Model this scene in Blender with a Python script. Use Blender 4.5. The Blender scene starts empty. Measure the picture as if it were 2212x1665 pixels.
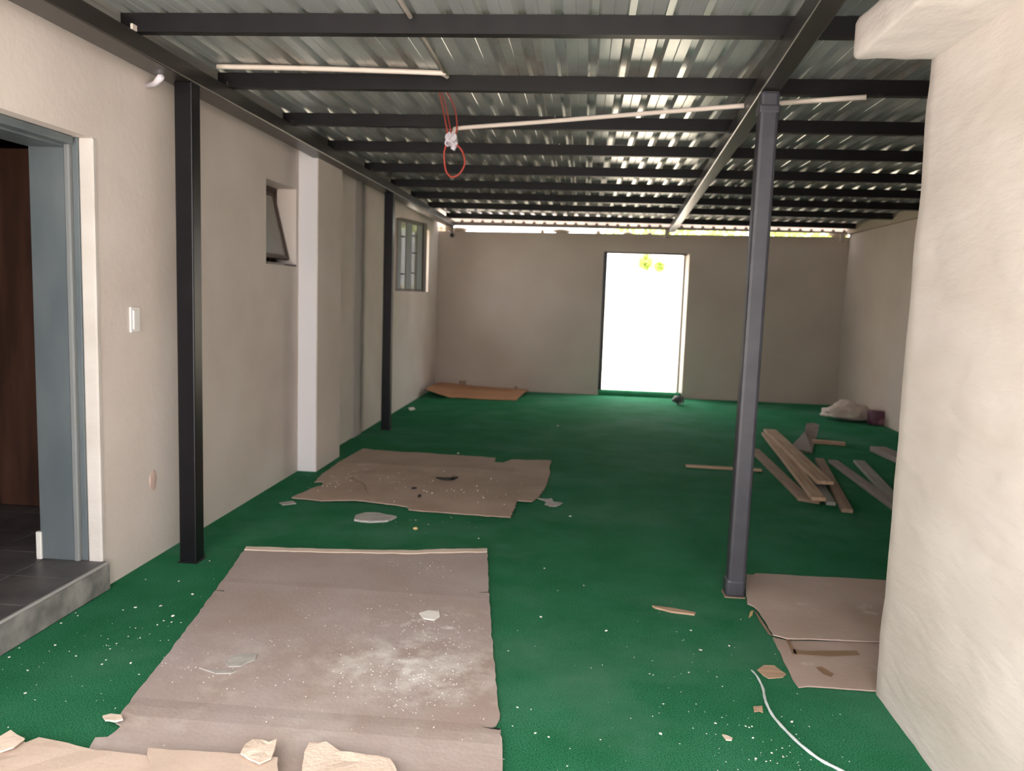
import bpy, bmesh, math, random
from mathutils import Vector, Matrix, noise

random.seed(7)
SC = bpy.context.scene
COL = SC.collection

# ------------------------------------------------------------------ camera
cam_d = bpy.data.cameras.new('camera')
cam = bpy.data.objects.new('camera', cam_d)
COL.objects.link(cam)
SC.camera = cam
cam_d.sensor_fit = 'HORIZONTAL'
cam_d.sensor_width = 36.0
cam_d.lens = 28.471
cam_d.clip_start = 0.05
cam_d.clip_end = 200
M3 = Matrix([[0.995576, -0.043155, 0.083465], [0.087697, 0.107856, -0.990291], [0.033734, 0.993229, 0.111164]])
cam.matrix_world = Matrix.Translation((0, 0, 1.4)) @ M3.to_4x4()
cam_d.dof.use_dof = True
cam_d.dof.focus_distance = 2.6
cam_d.dof.aperture_fstop = 3.6

# ------------------------------------------------------------------ sky (bright hazy white)
W = bpy.data.worlds.new('sky')
SC.world = W
W.use_nodes = True
wn = W.node_tree
wn.nodes.clear()
wo = wn.nodes.new('ShaderNodeOutputWorld')
wb = wn.nodes.new('ShaderNodeBackground')
wb.inputs['Color'].default_value = (0.975, 0.975, 1.0, 1)
wb.inputs['Strength'].default_value = 1.0
wn.links.new(wb.outputs[0], wo.inputs[0])

sun_d = bpy.data.lights.new('sun', 'SUN')
sun_d.energy = 5.0
sun_d.angle = 0.03
sun_d.color = (1.0, 0.98, 0.965)
sun = bpy.data.objects.new('sun', sun_d)
COL.objects.link(sun)
sun.rotation_euler = (math.radians(24), math.radians(4), 0)     # high sun from behind the camera, kept off the floor in view by the roof

SC.view_settings.view_transform = 'Standard'
SC.view_settings.look = 'None'
SC.view_settings.gamma = 1.0
SC.view_settings.use_curve_mapping = False
SC.view_settings.exposure = 3.2

# ------------------------------------------------------------------ material helpers
def srgb(r, g, b):
    f = lambda c: (c / 255 / 12.92) if c / 255 <= 0.04045 else ((c / 255 + 0.055) / 1.055) ** 2.4
    return (f(r), f(g), f(b), 1)

def mat(name, col, rough=0.7, metal=0.0, spec=0.5, var=0.0, scale=6.0, col2=None, bump=0.0, bscale=40.0,
        stretch=(1, 1, 1), sheen=0.0, detail=4.0, coat=0.0, lo=0.35, hi=0.65):
    m = bpy.data.materials.new(name)
    m.use_nodes = True
    nt = m.node_tree
    b = nt.nodes['Principled BSDF']
    b.inputs['Base Color'].default_value = col
    b.inputs['Roughness'].default_value = rough
    b.inputs['Metallic'].default_value = metal
    b.inputs['Specular IOR Level'].default_value = spec
    b.inputs['Sheen Weight'].default_value = sheen
    b.inputs['Coat Weight'].default_value = coat
    tc = nt.nodes.new('ShaderNodeTexCoord')
    mp = nt.nodes.new('ShaderNodeMapping')
    mp.inputs['Scale'].default_value = stretch
    nt.links.new(tc.outputs['Object'], mp.inputs['Vector'])
    if col2 is not None:
        n = nt.nodes.new('ShaderNodeTexNoise')
        n.inputs['Scale'].default_value = scale
        n.inputs['Detail'].default_value = detail
        nt.links.new(mp.outputs[0], n.inputs['Vector'])
        r = nt.nodes.new('ShaderNodeMapRange')
        r.inputs['From Min'].default_value = lo
        r.inputs['From Max'].default_value = hi
        nt.links.new(n.outputs['Fac'], r.inputs['Value'])
        mx = nt.nodes.new('ShaderNodeMix')
        mx.data_type = 'RGBA'
        mx.inputs[6].default_value = col
        mx.inputs[7].default_value = col2
        nt.links.new(r.outputs[0], mx.inputs[0])
        nt.links.new(mx.outputs[2], b.inputs['Base Color'])
        m['mix'] = mx.name
    if bump:
        n2 = nt.nodes.new('ShaderNodeTexNoise')
        n2.inputs['Scale'].default_value = bscale
        n2.inputs['Detail'].default_value = 3.0
        nt.links.new(mp.outputs[0], n2.inputs['Vector'])
        bp = nt.nodes.new('ShaderNodeBump')
        bp.inputs['Strength'].default_value = bump
        bp.inputs['Distance'].default_value = 0.01
        nt.links.new(n2.outputs['Fac'], bp.inputs['Height'])
        nt.links.new(bp.outputs[0], b.inputs['Normal'])
    return m

def layer(m, col, scale, lo, hi, detail=6.0, mask=None, seed=0.0, stretch=(1, 1, 1)):
    """put a second noise-shaped stain over a material's colour (mask: (x, y, rx, ry) ellipse it stays within)"""
    nt = m.node_tree
    b = nt.nodes['Principled BSDF']
    src = b.inputs['Base Color'].links[0].from_socket if b.inputs['Base Color'].links else None
    tc = nt.nodes.new('ShaderNodeTexCoord')
    mp = nt.nodes.new('ShaderNodeMapping')
    mp.inputs['Location'].default_value = (seed, seed * 1.7, 0)
    mp.inputs['Scale'].default_value = stretch
    nt.links.new(tc.outputs['Object'], mp.inputs['Vector'])
    n = nt.nodes.new('ShaderNodeTexNoise')
    n.inputs['Scale'].default_value = scale
    n.inputs['Detail'].default_value = detail
    n.inputs['Roughness'].default_value = 0.65
    nt.links.new(mp.outputs[0], n.inputs['Vector'])
    r = nt.nodes.new('ShaderNodeMapRange')
    r.inputs['From Min'].default_value = lo
    r.inputs['From Max'].default_value = hi
    nt.links.new(n.outputs['Fac'], r.inputs['Value'])
    fac = r.outputs[0]
    if mask:
        m2 = nt.nodes.new('ShaderNodeMapping')
        m2.vector_type = 'POINT'
        m2.inputs['Location'].default_value = (-mask[0] / mask[2], -mask[1] / mask[3], 0)
        m2.inputs['Scale'].default_value = (1 / mask[2], 1 / mask[3], 0)
        nt.links.new(tc.outputs['Object'], m2.inputs['Vector'])
        g = nt.nodes.new('ShaderNodeTexGradient')
        g.gradient_type = 'SPHERICAL'
        nt.links.new(m2.outputs[0], g.inputs['Vector'])
        mu = nt.nodes.new('ShaderNodeMath')
        mu.operation = 'MULTIPLY'
        mu.use_clamp = True
        nt.links.new(fac, mu.inputs[0])
        nt.links.new(g.outputs['Fac'], mu.inputs[1])
        m3 = nt.nodes.new('ShaderNodeMath')
        m3.operation = 'MULTIPLY'
        m3.use_clamp = True
        m3.inputs[1].default_value = 1.8
        nt.links.new(mu.outputs[0], m3.inputs[0])
        fac = m3.outputs[0]
    mx = nt.nodes.new('ShaderNodeMix')
    mx.data_type = 'RGBA'
    if src:
        nt.links.new(src, mx.inputs[6])
    else:
        mx.inputs[6].default_value = b.inputs['Base Color'].default_value
    mx.inputs[7].default_value = col
    nt.links.new(fac, mx.inputs[0])
    nt.links.new(mx.outputs[2], b.inputs['Base Color'])
    return m

PL = dict(rough=0.85, spec=0.25, scale=1.7, bump=0.16, bscale=26.0)
M = {}
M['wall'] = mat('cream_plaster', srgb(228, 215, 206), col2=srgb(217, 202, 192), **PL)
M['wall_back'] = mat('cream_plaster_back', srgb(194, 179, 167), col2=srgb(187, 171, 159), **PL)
M['pillar'] = mat('rough_plaster', srgb(212, 204, 197), col2=srgb(202, 193, 184), rough=0.8, spec=0.3, scale=2.3, bump=0.55, bscale=14.0, stretch=(1, 0.6, 2.0))
M['white_wall'] = mat('white_plaster', srgb(226, 221, 222), rough=0.8, spec=0.3, bump=0.15, bscale=30)
M['grey_band'] = mat('grey_plaster', srgb(186, 176, 172), rough=0.85, spec=0.2, bump=0.2, bscale=30)
M['turf'] = mat('green_turf', srgb(68, 144, 106), col2=srgb(50, 128, 86), rough=0.95, spec=0.035, scale=3.2, bump=0.5, bscale=420, sheen=0.0, detail=8.0, lo=0.3, hi=0.7)
layer(M['turf'], srgb(26, 78, 50), 230, 0.4, 0.66, detail=2)
layer(M['turf'], srgb(100, 142, 122), 0.9, 0.5, 0.95, detail=6, seed=3)
M['roof'] = mat('galvanised_sheet', srgb(186, 190, 188), col2=srgb(168, 172, 169), rough=0.27, metal=0.42, spec=0.5, scale=5, bump=0.12, bscale=9, stretch=(1.0, 0.25, 1))
layer(M['roof'], srgb(150, 132, 112), 1.3, 0.5, 0.75, seed=5)
M['black_steel'] = mat('black_painted_steel', srgb(16, 14, 18), rough=0.36, spec=0.3, col2=srgb(20, 18, 22), scale=9)
layer(M['black_steel'], srgb(120, 118, 118), 30, 0.74, 0.82, stretch=(1, 1, 0.25))
M['beam_steel'] = mat('brown_black_steel', srgb(52, 46, 42), rough=0.34, spec=0.45, col2=srgb(44, 40, 39), scale=7)
M['purlin'] = mat('dark_purlin_paint', srgb(26, 24, 26), rough=0.5, spec=0.25, col2=srgb(21, 19, 21), scale=5)
M['dusty_steel'] = mat('dusty_brown_steel', srgb(132, 116, 104), rough=0.7, spec=0.3, col2=srgb(112, 98, 88), scale=4)
M['grey_steel'] = mat('charcoal_grey_steel', srgb(66, 65, 71), rough=0.4, spec=0.4, col2=srgb(58, 57, 63), scale=11)
M['door_frame'] = mat('blue_grey_steel', srgb(106, 113, 115), rough=0.45, spec=0.45, col2=srgb(92, 100, 104), scale=5, stretch=(1, 1, 0.4))
M['brown_steel'] = mat('brown_window_steel', srgb(74, 54, 46), rough=0.5, spec=0.4)
M['grey_win'] = mat('grey_window_steel', srgb(128, 130, 130), rough=0.5, spec=0.4)
M['glass'] = mat('dusty_glass', srgb(150, 146, 136), rough=0.12, spec=0.5)
def thin_glass(m, clear):
    nt = m.node_tree
    b = nt.nodes['Principled BSDF']
    t = nt.nodes.new('ShaderNodeBsdfTransparent')
    mx = nt.nodes.new('ShaderNodeMixShader')
    mx.inputs[0].default_value = 1 - clear
    nt.links.new(t.outputs[0], mx.inputs[1])
    nt.links.new(b.outputs[0], mx.inputs[2])
    nt.links.new(mx.outputs[0], nt.nodes['Material Output'].inputs['Surface'])
thin_glass(M['glass'], 0.16)
M['clear_glass'] = mat('clear_window_glass', srgb(200, 204, 200), rough=0.05, spec=0.5)
thin_glass(M['clear_glass'], 0.95)
M['brown_wood'] = mat('dark_brown_wood', srgb(104, 72, 58), rough=0.6, spec=0.3, col2=srgb(76, 52, 43), scale=4, stretch=(3, 3, 0.4))
M['tile'] = mat('dark_slate_tile', srgb(104, 99, 98), rough=0.45, spec=0.45, col2=srgb(82, 78, 80), scale=6, bump=0.1, bscale=20)
M['grout'] = mat('grey_grout', srgb(120, 118, 116), rough=0.9)
M['step'] = mat('speckled_cement_step', srgb(112, 109, 106), rough=0.8, spec=0.3, col2=srgb(160, 154, 149), scale=9, bump=0.3, bscale=30, detail=8)
M['nosing'] = mat('step_edge_highlight', srgb(168, 164, 160), rough=0.7)  # pale grey paints in the highlight along the step edge
M['pvc'] = mat('white_pvc', srgb(230, 215, 203), rough=0.4, spec=0.5)
M['box_white'] = mat('white_plastic_box', srgb(226, 218, 226), rough=0.45, spec=0.5)
M['red_wire'] = mat('red_wire', srgb(178, 66, 52), rough=0.45, spec=0.5)
M['switch'] = mat('switch_plastic', srgb(236, 230, 226), rough=0.4, spec=0.5)
M['pink'] = mat('pinkish_filler', srgb(206, 178, 166), rough=0.9)
M['black_rubber'] = mat('black_rubber', srgb(22, 22, 22), rough=0.6)
M['chip'] = mat('white_plaster_chip', srgb(238, 234, 226), rough=0.8)
M['flake'] = mat('grey_plaster_flake', srgb(186, 182, 176), rough=0.85, col2=srgb(168, 164, 158), scale=20)
M['sack'] = mat('pale_woven_sack', srgb(206, 190, 178), rough=0.6, spec=0.4, col2=srgb(186, 168, 156), scale=9)
M['purple'] = mat('purple_printed_bag', srgb(104, 62, 82), rough=0.45, spec=0.5, col2=srgb(160, 110, 120), scale=7, lo=0.5, hi=0.62)
M['grey_bag'] = mat('grey_bag', srgb(120, 108, 102), rough=0.7)
M['stone'] = mat('dark_stone', srgb(84, 82, 84), rough=0.9, col2=srgb(190, 186, 178), scale=16, lo=0.52, hi=0.6)
M['yellow'] = mat('yellow_crumb', srgb(216, 186, 130), rough=0.8)
M['cord'] = mat('pale_plastic_cord', srgb(206, 214, 214), rough=0.4, spec=0.5)
def wood(name, c1, c2):
    return mat(name, c1, rough=0.75, spec=0.25, col2=c2, scale=3.5, stretch=(0.6, 12, 12), detail=5)
M['wood_a'] = wood('pale_sawn_wood', srgb(192, 164, 138), srgb(168, 138, 114))
M['wood_b'] = wood('dull_brown_wood', srgb(160, 136, 116), srgb(140, 116, 98))
M['wood_c'] = wood('weathered_grey_wood', srgb(156, 142, 136), srgb(136, 124, 120))
M['wood_d'] = wood('pale_grey_wood', srgb(158, 156, 146), srgb(138, 134, 126))
def cardboard(name, c1, c2, dust=None):
    m = mat(name, c1, rough=0.85, spec=0.2, col2=c2, scale=2.2, bump=0.12, bscale=60, detail=6)
    for (mx, my, rx, ry, sc, lo, hi, sd) in dust or []:
        layer(m, srgb(226, 220, 214), sc, lo, hi, detail=7, mask=(mx, my, rx, ry), seed=sd)
    return m
M['card_edge'] = mat('torn_cardboard_edge', srgb(226, 206, 188), rough=0.9, bump=0.3, bscale=80)
M['tape'] = mat('brown_packing_tape', srgb(140, 112, 88), rough=0.4, spec=0.5)
M['ground'] = mat('pale_dusty_ground', srgb(196, 186, 170), rough=0.95, spec=0.1, col2=srgb(178, 168, 152), scale=1.2)
M['apron'] = mat('bounce_concrete_apron', srgb(176, 174, 172), rough=0.95, spec=0.1, col2=srgb(160, 158, 156), scale=1.2)
M['yard_wall'] = mat('pale_yard_wall', srgb(216, 206, 184), rough=0.9, spec=0.1)
M['leaf'] = mat('sunlit_leaf', srgb(176, 192, 104), rough=0.6, spec=0.3, col2=srgb(140, 164, 76), scale=5)
M['leaf'].node_tree.nodes['Principled BSDF'].inputs['Transmission Weight'].default_value = 0.0
M['bark'] = mat('grey_bark', srgb(120, 104, 88), rough=0.9)
M['mortar'] = mat('grey_mortar', srgb(170, 156, 138), rough=0.95, bump=0.4, bscale=40)
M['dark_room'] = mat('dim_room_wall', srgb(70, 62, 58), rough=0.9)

# ------------------------------------------------------------------ object helpers
def link(name, me, m=None, parent=None):
    o = bpy.data.objects.new(name, me)
    COL.objects.link(o)
    if m is not None and me is not None:
        for mm in (m if isinstance(m, (list, tuple)) else [m]):
            me.materials.append(M[mm] if isinstance(mm, str) else mm)
    if parent is not None:
        o.parent = parent
    return o

def tag(o, label=None, cat=None, group=None, kind=None):
    if label: o['label'] = label
    if cat: o['category'] = cat
    if group: o['group'] = group
    if kind: o['kind'] = kind
    return o

def empty(name, loc=(0, 0, 0), rz=0.0):
    o = bpy.data.objects.new(name, None)
    COL.objects.link(o)
    o.location = loc
    o.rotation_euler = (0, 0, rz)
    o.empty_display_size = 0.1
    return o

def finish(bm, name, m, parent=None, smooth=False):
    me = bpy.data.meshes.new(name)
    bmesh.ops.recalc_face_normals(bm, faces=bm.faces[:])
    bm.to_mesh(me)
    bm.free()
    if smooth:
        for p in me.polygons: p.use_smooth = True
    return link(name, me, m, parent)

def add_box(bm, lo, hi, bevel=0.0, seg=1, mtx=None):
    r = bmesh.ops.create_cube(bm, size=1.0)
    vs = r['verts']
    for v in vs:
        v.co = Vector([lo[i] + (v.co[i] + 0.5) * (hi[i] - lo[i]) for i in range(3)])
    if bevel:
        es = list({e for v in vs for e in v.link_edges})
        rr = bmesh.ops.bevel(bm, geom=es, offset=bevel, segments=seg, affect='EDGES', profile=0.5)
        vs = list({v for f in rr['faces'] for v in f.verts} | {v for v in vs if v.is_valid})
    if mtx is not None:
        bmesh.ops.transform(bm, matrix=mtx, verts=vs)
    return vs

def box(name, lo, hi, m, parent=None, bevel=0.0, seg=1):
    bm = bmesh.new()
    add_box(bm, lo, hi, bevel, seg)
    return finish(bm, name, m, parent)

def tube(name, pts, rad, m, parent=None, sides=10, closed=False):
    """a swept round tube along a polyline, as real mesh"""
    bm = bmesh.new()
    pts = [Vector(p) for p in pts]
    n = len(pts)
    rings = []
    prev = None
    for i, p in enumerate(pts):
        a = pts[(i - 1) % n] if (i > 0 or closed) else p
        b = pts[(i + 1) % n] if (i < n - 1 or closed) else p
        t = (b - a).normalized()
        if prev is None:
            ref = Vector((0, 0, 1)) if abs(t.z) < 0.9 else Vector((1, 0, 0))
        else:
            ref = prev
        x = t.cross(ref).normalized()
        y = x.cross(t).normalized()
        prev = y
        rr = rad[i] if isinstance(rad, (list, tuple)) else rad
        rings.append([bm.verts.new(p + x * math.cos(k * 2 * math.pi / sides) * rr + y * math.sin(k * 2 * math.pi / sides) * rr) for k in range(sides)])
    rng = range(n if closed else n - 1)
    for i in rng:
        A, B = rings[i], rings[(i + 1) % n]
        for k in range(sides):
            bm.faces.new((A[k], A[(k + 1) % sides], B[(k + 1) % sides], B[k]))
    if not closed:
        bm.faces.new(rings[0][::-1])
        bm.faces.new(rings[-1])
    return finish(bm, name, m, parent, smooth=True)

def curve_pts(ctrl, n=8, closed=False):
    """Catmull-Rom through control points"""
    c = [Vector(p) for p in ctrl]
    L = len(c)
    out = []
    for i in range(L if closed else L - 1):
        p0 = c[(i - 1) % L] if (closed or i > 0) else c[0]
        p1, p2 = c[i], c[(i + 1) % L]
        p3 = c[(i + 2) % L] if (closed or i + 2 < L) else c[-1]
        for k in range(n):
            t = k / n
            out.append(0.5 * ((2 * p1) + (p2 - p0) * t + (2 * p0 - 5 * p1 + 4 * p2 - p3) * t * t + (3 * p1 - p0 - 3 * p2 + p3) * t ** 3))
    if not closed: out.append(c[-1])
    return out

def plate(name, poly, z, m, parent=None, thick=0.004, cell=0.06, zfun=None, jag=0.0, seed=0, origin=None):
    """a thin sheet lying flat: outline polygon cut into a grid, waved by zfun, then given thickness"""
    rnd = random.Random(seed)
    P = []
    n = len(poly)
    for i in range(n):
        a = Vector(poly[i] + (0,)); b = Vector(poly[(i + 1) % n] + (0,))
        d = (b - a).length
        k = max(1, int(d / 0.03)) if jag else 1
        nrm = Vector((-(b - a).y, (b - a).x, 0)).normalized() if d > 1e-6 else Vector()
        for j in range(k):
            q = a.lerp(b, j / k)
            if jag and j: q += nrm * rnd.uniform(-jag, jag)
            P.append(q)
    ox, oy = origin or (sum(p.x for p in P) / len(P), sum(p.y for p in P) / len(P))
    bm = bmesh.new()
    f = bm.faces.new([bm.verts.new((p.x - ox, p.y - oy, 0)) for p in P])
    xs = [v.co.x for v in bm.verts]; ys = [v.co.y for v in bm.verts]
    for ax, vals in ((0, xs), (1, ys)):
        lo, hi = min(vals), max(vals)
        k = max(1, int((hi - lo) / cell))
        for i in range(1, k):
            co = [0, 0, 0]; co[ax] = lo + (hi - lo) * i / k
            no = [0, 0, 0]; no[ax] = 1
            bmesh.ops.bisect_plane(bm, geom=bm.verts[:] + bm.edges[:] + bm.faces[:], plane_co=co, plane_no=no)
    bmesh.ops.recalc_face_normals(bm, faces=bm.faces[:])
    for f in bm.faces:
        if f.normal.z < 0: f.normal_flip()
    if zfun:
        for v in bm.verts: v.co.z = max(0.0, zfun(v.co.x + ox, v.co.y + oy))
    top = bm.faces[:]
    ret = bmesh.ops.extrude_face_region(bm, geom=top)
    vs = [g for g in ret['geom'] if isinstance(g, bmesh.types.BMVert)]
    for v in vs: v.co.z += thick
    bmesh.ops.delete(bm, geom=[], context='FACES')
    o = finish(bm, name, m, None)
    o.location = (ox, oy, z)
    if parent is not None:
        o.parent = parent
        o.location = (ox - parent.location.x, oy - parent.location.y, z - parent.location.z)
    for p in o.data.polygons: p.use_smooth = False
    return o

def nz(x, y, s, seed=0.0):
    return noise.noise(Vector((x * s + seed, y * s - seed, seed * 0.37)))

def rock(name, loc, size, m, parent=None, seed=0, sub=2, rough=0.35):
    bm = bmesh.new()
    bmesh.ops.create_icosphere(bm, subdivisions=sub, radius=1.0)
    for v in bm.verts:
        d = 1 + rough * noise.noise(v.co * 1.6 + Vector((seed * 3.1, seed * 1.7, seed)))
        v.co = Vector((v.co.x * size[0] * d, v.co.y * size[1] * d, v.co.z * size[2] * d))
    mz = min(v.co.z for v in bm.verts)
    for v in bm.verts: v.co.z -= mz
    o = finish(bm, name, m, parent, smooth=False)
    o.location = loc
    return o

# ================================================================== SETTING
XL, XR, YB = -2.134, 3.63, 11.75          # wall faces
ZS = 2.507                                # underside of the roof sheets
floor = box('floor', (XL - 0.02, 1.62, -0.06), (XR + 0.02, YB + 0.02, 0.0), 'turf')
tag(floor, 'floor covered in green artificial turf', kind='structure')
apron = box('floor', (XL - 0.02, -3.5, -0.06), (XR + 0.02, 1.62, -0.004), 'apron')  # added out of view to bounce sunlight onto the roof and walls
tag(apron, 'unseen pale concrete apron added in front of the turf to bounce light', kind='structure')
ground = box('ground', (-16, -18, -0.2), (18, 30, -0.061), 'ground')
tag(ground, 'pale dusty ground outside the shed', kind='structure')

def wall_with_holes(name, axis, face, back, a0, a1, z0, z1, holes, m, ztop=None):
    """wall slab along Y (axis='x') or X (axis='y') built of blocks around rectangular openings (a,b,za,zb)"""
    bm = bmesh.new()
    cuts = sorted({a0, a1} | {h[0] for h in holes} | {h[1] for h in holes})
    for i in range(len(cuts) - 1):
        a, b = cuts[i], cuts[i + 1]
        zc = [z0]
        for h in sorted(holes, key=lambda h: h[2]):
            if h[0] <= a + 1e-6 and h[1] >= b - 1e-6: zc += [h[2], h[3]]
        zc.append(z1)
        for k in range(0, len(zc), 2):
            if zc[k + 1] - zc[k] > 1e-4:
                lo, hi = min(face, back), max(face, back)
                if axis == 'x': add_box(bm, (lo, a, zc[k]), (hi, b, zc[k + 1]))
                else: add_box(bm, (a, lo, zc[k]), (b, hi, zc[k + 1]))
    if ztop:
        for v in bm.verts:
            if v.co.z > z1 - 1e-4: v.co.z = ztop(v.co.x, v.co.y)
    bmesh.ops.remove_doubles(bm, verts=bm.verts[:], dist=1e-4)
    # drop faces shared by two blocks
    seen = {}
    for f in bm.faces:
        seen.setdefault(tuple(sorted(v.index for v in f.verts)), []).append(f)
    bm.verts.index_update()
    seen = {}
    for f in bm.faces: seen.setdefault(tuple(sorted(v.index for v in f.verts)), []).append(f)
    bmesh.ops.delete(bm, geom=[f for l in seen.values() if len(l) > 1 for f in l], context='FACES')
    return tag(finish(bm, name, m), kind='structure')

DY0, DY1 = 2.20, 3.428      # left doorway
wl = wall_with_holes('wall_left', 'x', XL, XL - 0.2, -1.4, 11.95, -0.06, 2.50,
                     [(DY0, DY1, -0.06, 2.01), (5.332, 5.90, 1.553, 2.115), (9.10, 11.06, 1.40, 2.23)], 'wall')
tag(wl, 'cream plastered left wall with doorway and two small windows')
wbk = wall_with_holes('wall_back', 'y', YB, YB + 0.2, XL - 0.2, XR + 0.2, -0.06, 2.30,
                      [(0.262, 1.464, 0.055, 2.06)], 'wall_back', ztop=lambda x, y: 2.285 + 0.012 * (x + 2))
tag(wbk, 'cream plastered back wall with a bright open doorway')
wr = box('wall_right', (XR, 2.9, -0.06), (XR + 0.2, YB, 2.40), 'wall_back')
tag(wr, 'cream plastered far right wall', kind='structure')
# band on top of the right wall
tb = box('trim_2', (XR - 0.05, 2.95, 2.385), (XR + 0.2, YB + 0.02, 2.50), 'mortar')
tag(tb, 'pale mortar ledge along the top of the right wall', kind='structure')

# right foreground block: rough plaster, with wavy arris
def rough_block(name, lo, hi, m, cell=0.09, amp=0.006, bev=0.012):
    bm = bmesh.new()
    add_box(bm, lo, hi, bev, 2)
    for ax in range(3):
        k = int((hi[ax] - lo[ax]) / cell)
        for i in range(1, k):
            co = [0, 0, 0]; co[ax] = lo[ax] + (hi[ax] - lo[ax]) * i / k
            no = [0, 0, 0]; no[ax] = 1
            bmesh.ops.bisect_plane(bm, geom=bm.verts[:] + bm.edges[:] + bm.faces[:], plane_co=co, plane_no=no)
    bm.normal_update()
    for v in bm.verts:
        d = noise.noise(v.co * 5.0) * amp + noise.noise(v.co * 14.0) * amp * 0.5
        v.co += v.normal * d
    return finish(bm, name, m, None, smooth=True)
wp = rough_block('wall_near_right', (1.122, -0.6, -0.06), (1.60, 2.93, 2.50), 'pillar', cell=0.07)
tag(wp, 'rough whitish plastered wall end in the right foreground', kind='structure')
wq = box('wall_inner_right', (1.55, 2.70, -0.06), (3.9, 2.92, 2.50), 'pillar')
tag(wq, 'plastered cross wall behind the near right wall', kind='structure')
lin = rough_block('trim_3', (0.868, -0.6, 2.226), (1.20, 2.93, 2.352), 'pillar', cell=0.04, amp=0.013, bev=0.014)
tag(lin, 'rough plastered lintel sticking out of the near right wall', kind='structure')

# column, grey band on the left wall
bm = bmesh.new()
add_box(bm, (XL - 0.01, 5.955, -0.02), (-1.988, 6.56, 2.46), 0.006, 1)
colm = finish(bm, 'trim_4', ['wall', 'white_wall'])
for p in colm.data.polygons:
    if p.normal.y < -0.9: p.material_index = 1  # front face takes the whiter plaster colour
tag(colm, 'plastered pier on the left wall with a whiter front', kind='structure')
gband = box('trim_1', (XL - 0.01, 7.42, -0.02), (XL + 0.012, 7.70, 2.46), 'grey_band')
tag(gband, 'narrow grey vertical band on the left wall', kind='structure')

# ------------------------------------------------------------------ doorway on the left: step, tiles, frame, dim room
step = empty('tiled_step', (-2.10, 2.6, 0))
tag(step, 'dark tiled entrance step at the left doorway with mottled grey riser', 'step')
def cb(name, lo, hi, m, par, bevel=0.0):
    o = box(name, lo, hi, m, None, bevel)
    L = par.matrix_world.translation if par.parent else par.location
    o.parent = par
    o.location = -Vector(par.location)
    return o
cb('riser', (-2.33, 2.205, 0.0), (-2.098, 3.412, 0.122), 'step', step, 0.006)
cb('nosing', (-2.112, 2.205, 0.122), (-2.096, 3.412, 0.133), 'nosing', step, 0.003)
gx, gy, ts = -2.397, 3.168, 0.30
fin = box('floor', (-4.99, 1.21, 0.0), (-2.336, 6.39, 0.122), 'grout')
tag(fin, 'dark tiled floor of the dim room behind the left doorway', kind='structure')
tile_me = None
xs = [(-2.113, gx + 0.003)] + [(gx - 0.003 - i * ts, gx + 0.003 - (i + 1) * ts) for i in range(5)]
ysl = [(gy + 0.003 + i * ts, gy - 0.003 + (i + 1) * ts) for i in range(6)] + [(gy - 0.003 - i * ts, gy + 0.003 - (i + 1) * ts) for i in range(3)]
rt = random.Random(3)
for (xa, xb) in xs:
    for (ya, yb) in ysl:
        if xa > -2.3 and max(ya, yb) > 3.5:
            continue
        par = step if xa > -2.3 else fin
        if par is step: yb2 = min(max(ya, yb), 3.41); ya2 = max(2.21, min(ya, yb))
        else: yb2 = max(ya, yb); ya2 = min(ya, yb)
        if yb2 - ya2 < 0.02: continue
        cb('tile', (min(xa, xb), ya2, 0.120), (max(xa, xb), yb2, 0.131 + rt.uniform(0, 0.001)), 'tile', par, 0.002)

# steel door frame set in the doorway (far jamb, head, rebates)
dfr = empty('door_frame', (-2.30, 3.40, 0.132))
tag(dfr, 'blue-grey steel door frame in the left doorway', 'door frame')
cb('jamb', (-2.415, 3.385, 0.132), (-2.245, 3.428, 2.01), 'door_frame', dfr, 0.004)
cb('stop_bead', (-2.248, 3.372, 0.132), (-2.222, 3.428, 2.01), 'grey_win', dfr, 0.006)
cb('jamb_edge', (-2.222, 3.395, 0.132), (-2.196, 3.428, 2.01), 'door_frame', dfr, 0.003)
cb('frame_head', (-2.415, 2.2, 1.965), (-2.245, 3.385, 2.01), 'door_frame', dfr, 0.004)
cb('head_bead', (-2.248, 2.2, 1.975), (-2.196, 3.372, 2.01), 'door_frame', dfr, 0.006)
cb('jamb_foot', (-2.43, 3.375, 0.132), (-2.405, 3.40, 0.26), 'chip', dfr, 0.003)
jp = box('trim_5', (-2.196, 3.40, 0.10), (-2.13, 3.431, 2.012), 'pillar', None, 0.006)
tag(jp, 'pale plaster return beside the left door frame', kind='structure')

# dim room beyond
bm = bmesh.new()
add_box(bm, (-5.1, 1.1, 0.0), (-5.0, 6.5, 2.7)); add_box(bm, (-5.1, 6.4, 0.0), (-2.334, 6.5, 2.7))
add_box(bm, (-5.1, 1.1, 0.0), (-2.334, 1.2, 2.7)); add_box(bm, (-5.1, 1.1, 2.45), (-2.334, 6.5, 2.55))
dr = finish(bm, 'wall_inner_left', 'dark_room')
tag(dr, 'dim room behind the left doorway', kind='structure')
bd = empty('brown_door', (-3.2, 4.20, 0.132))
tag(bd, 'dark brown wooden door standing in the dim room beyond the left doorway', 'door')
for i in range(6):
    cb('board', (-4.0 + i * 0.26, 4.19, 0.132), (-4.0 + i * 0.26 + 0.255, 4.225, 2.09), 'brown_wood', bd, 0.004)
cb('rail', (-4.0, 4.225, 0.5), (-2.44, 4.25, 0.6), 'brown_wood', bd)
cb('rail', (-4.0, 4.225, 1.7), (-2.44, 4.25, 1.8), 'brown_wood', bd)

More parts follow.
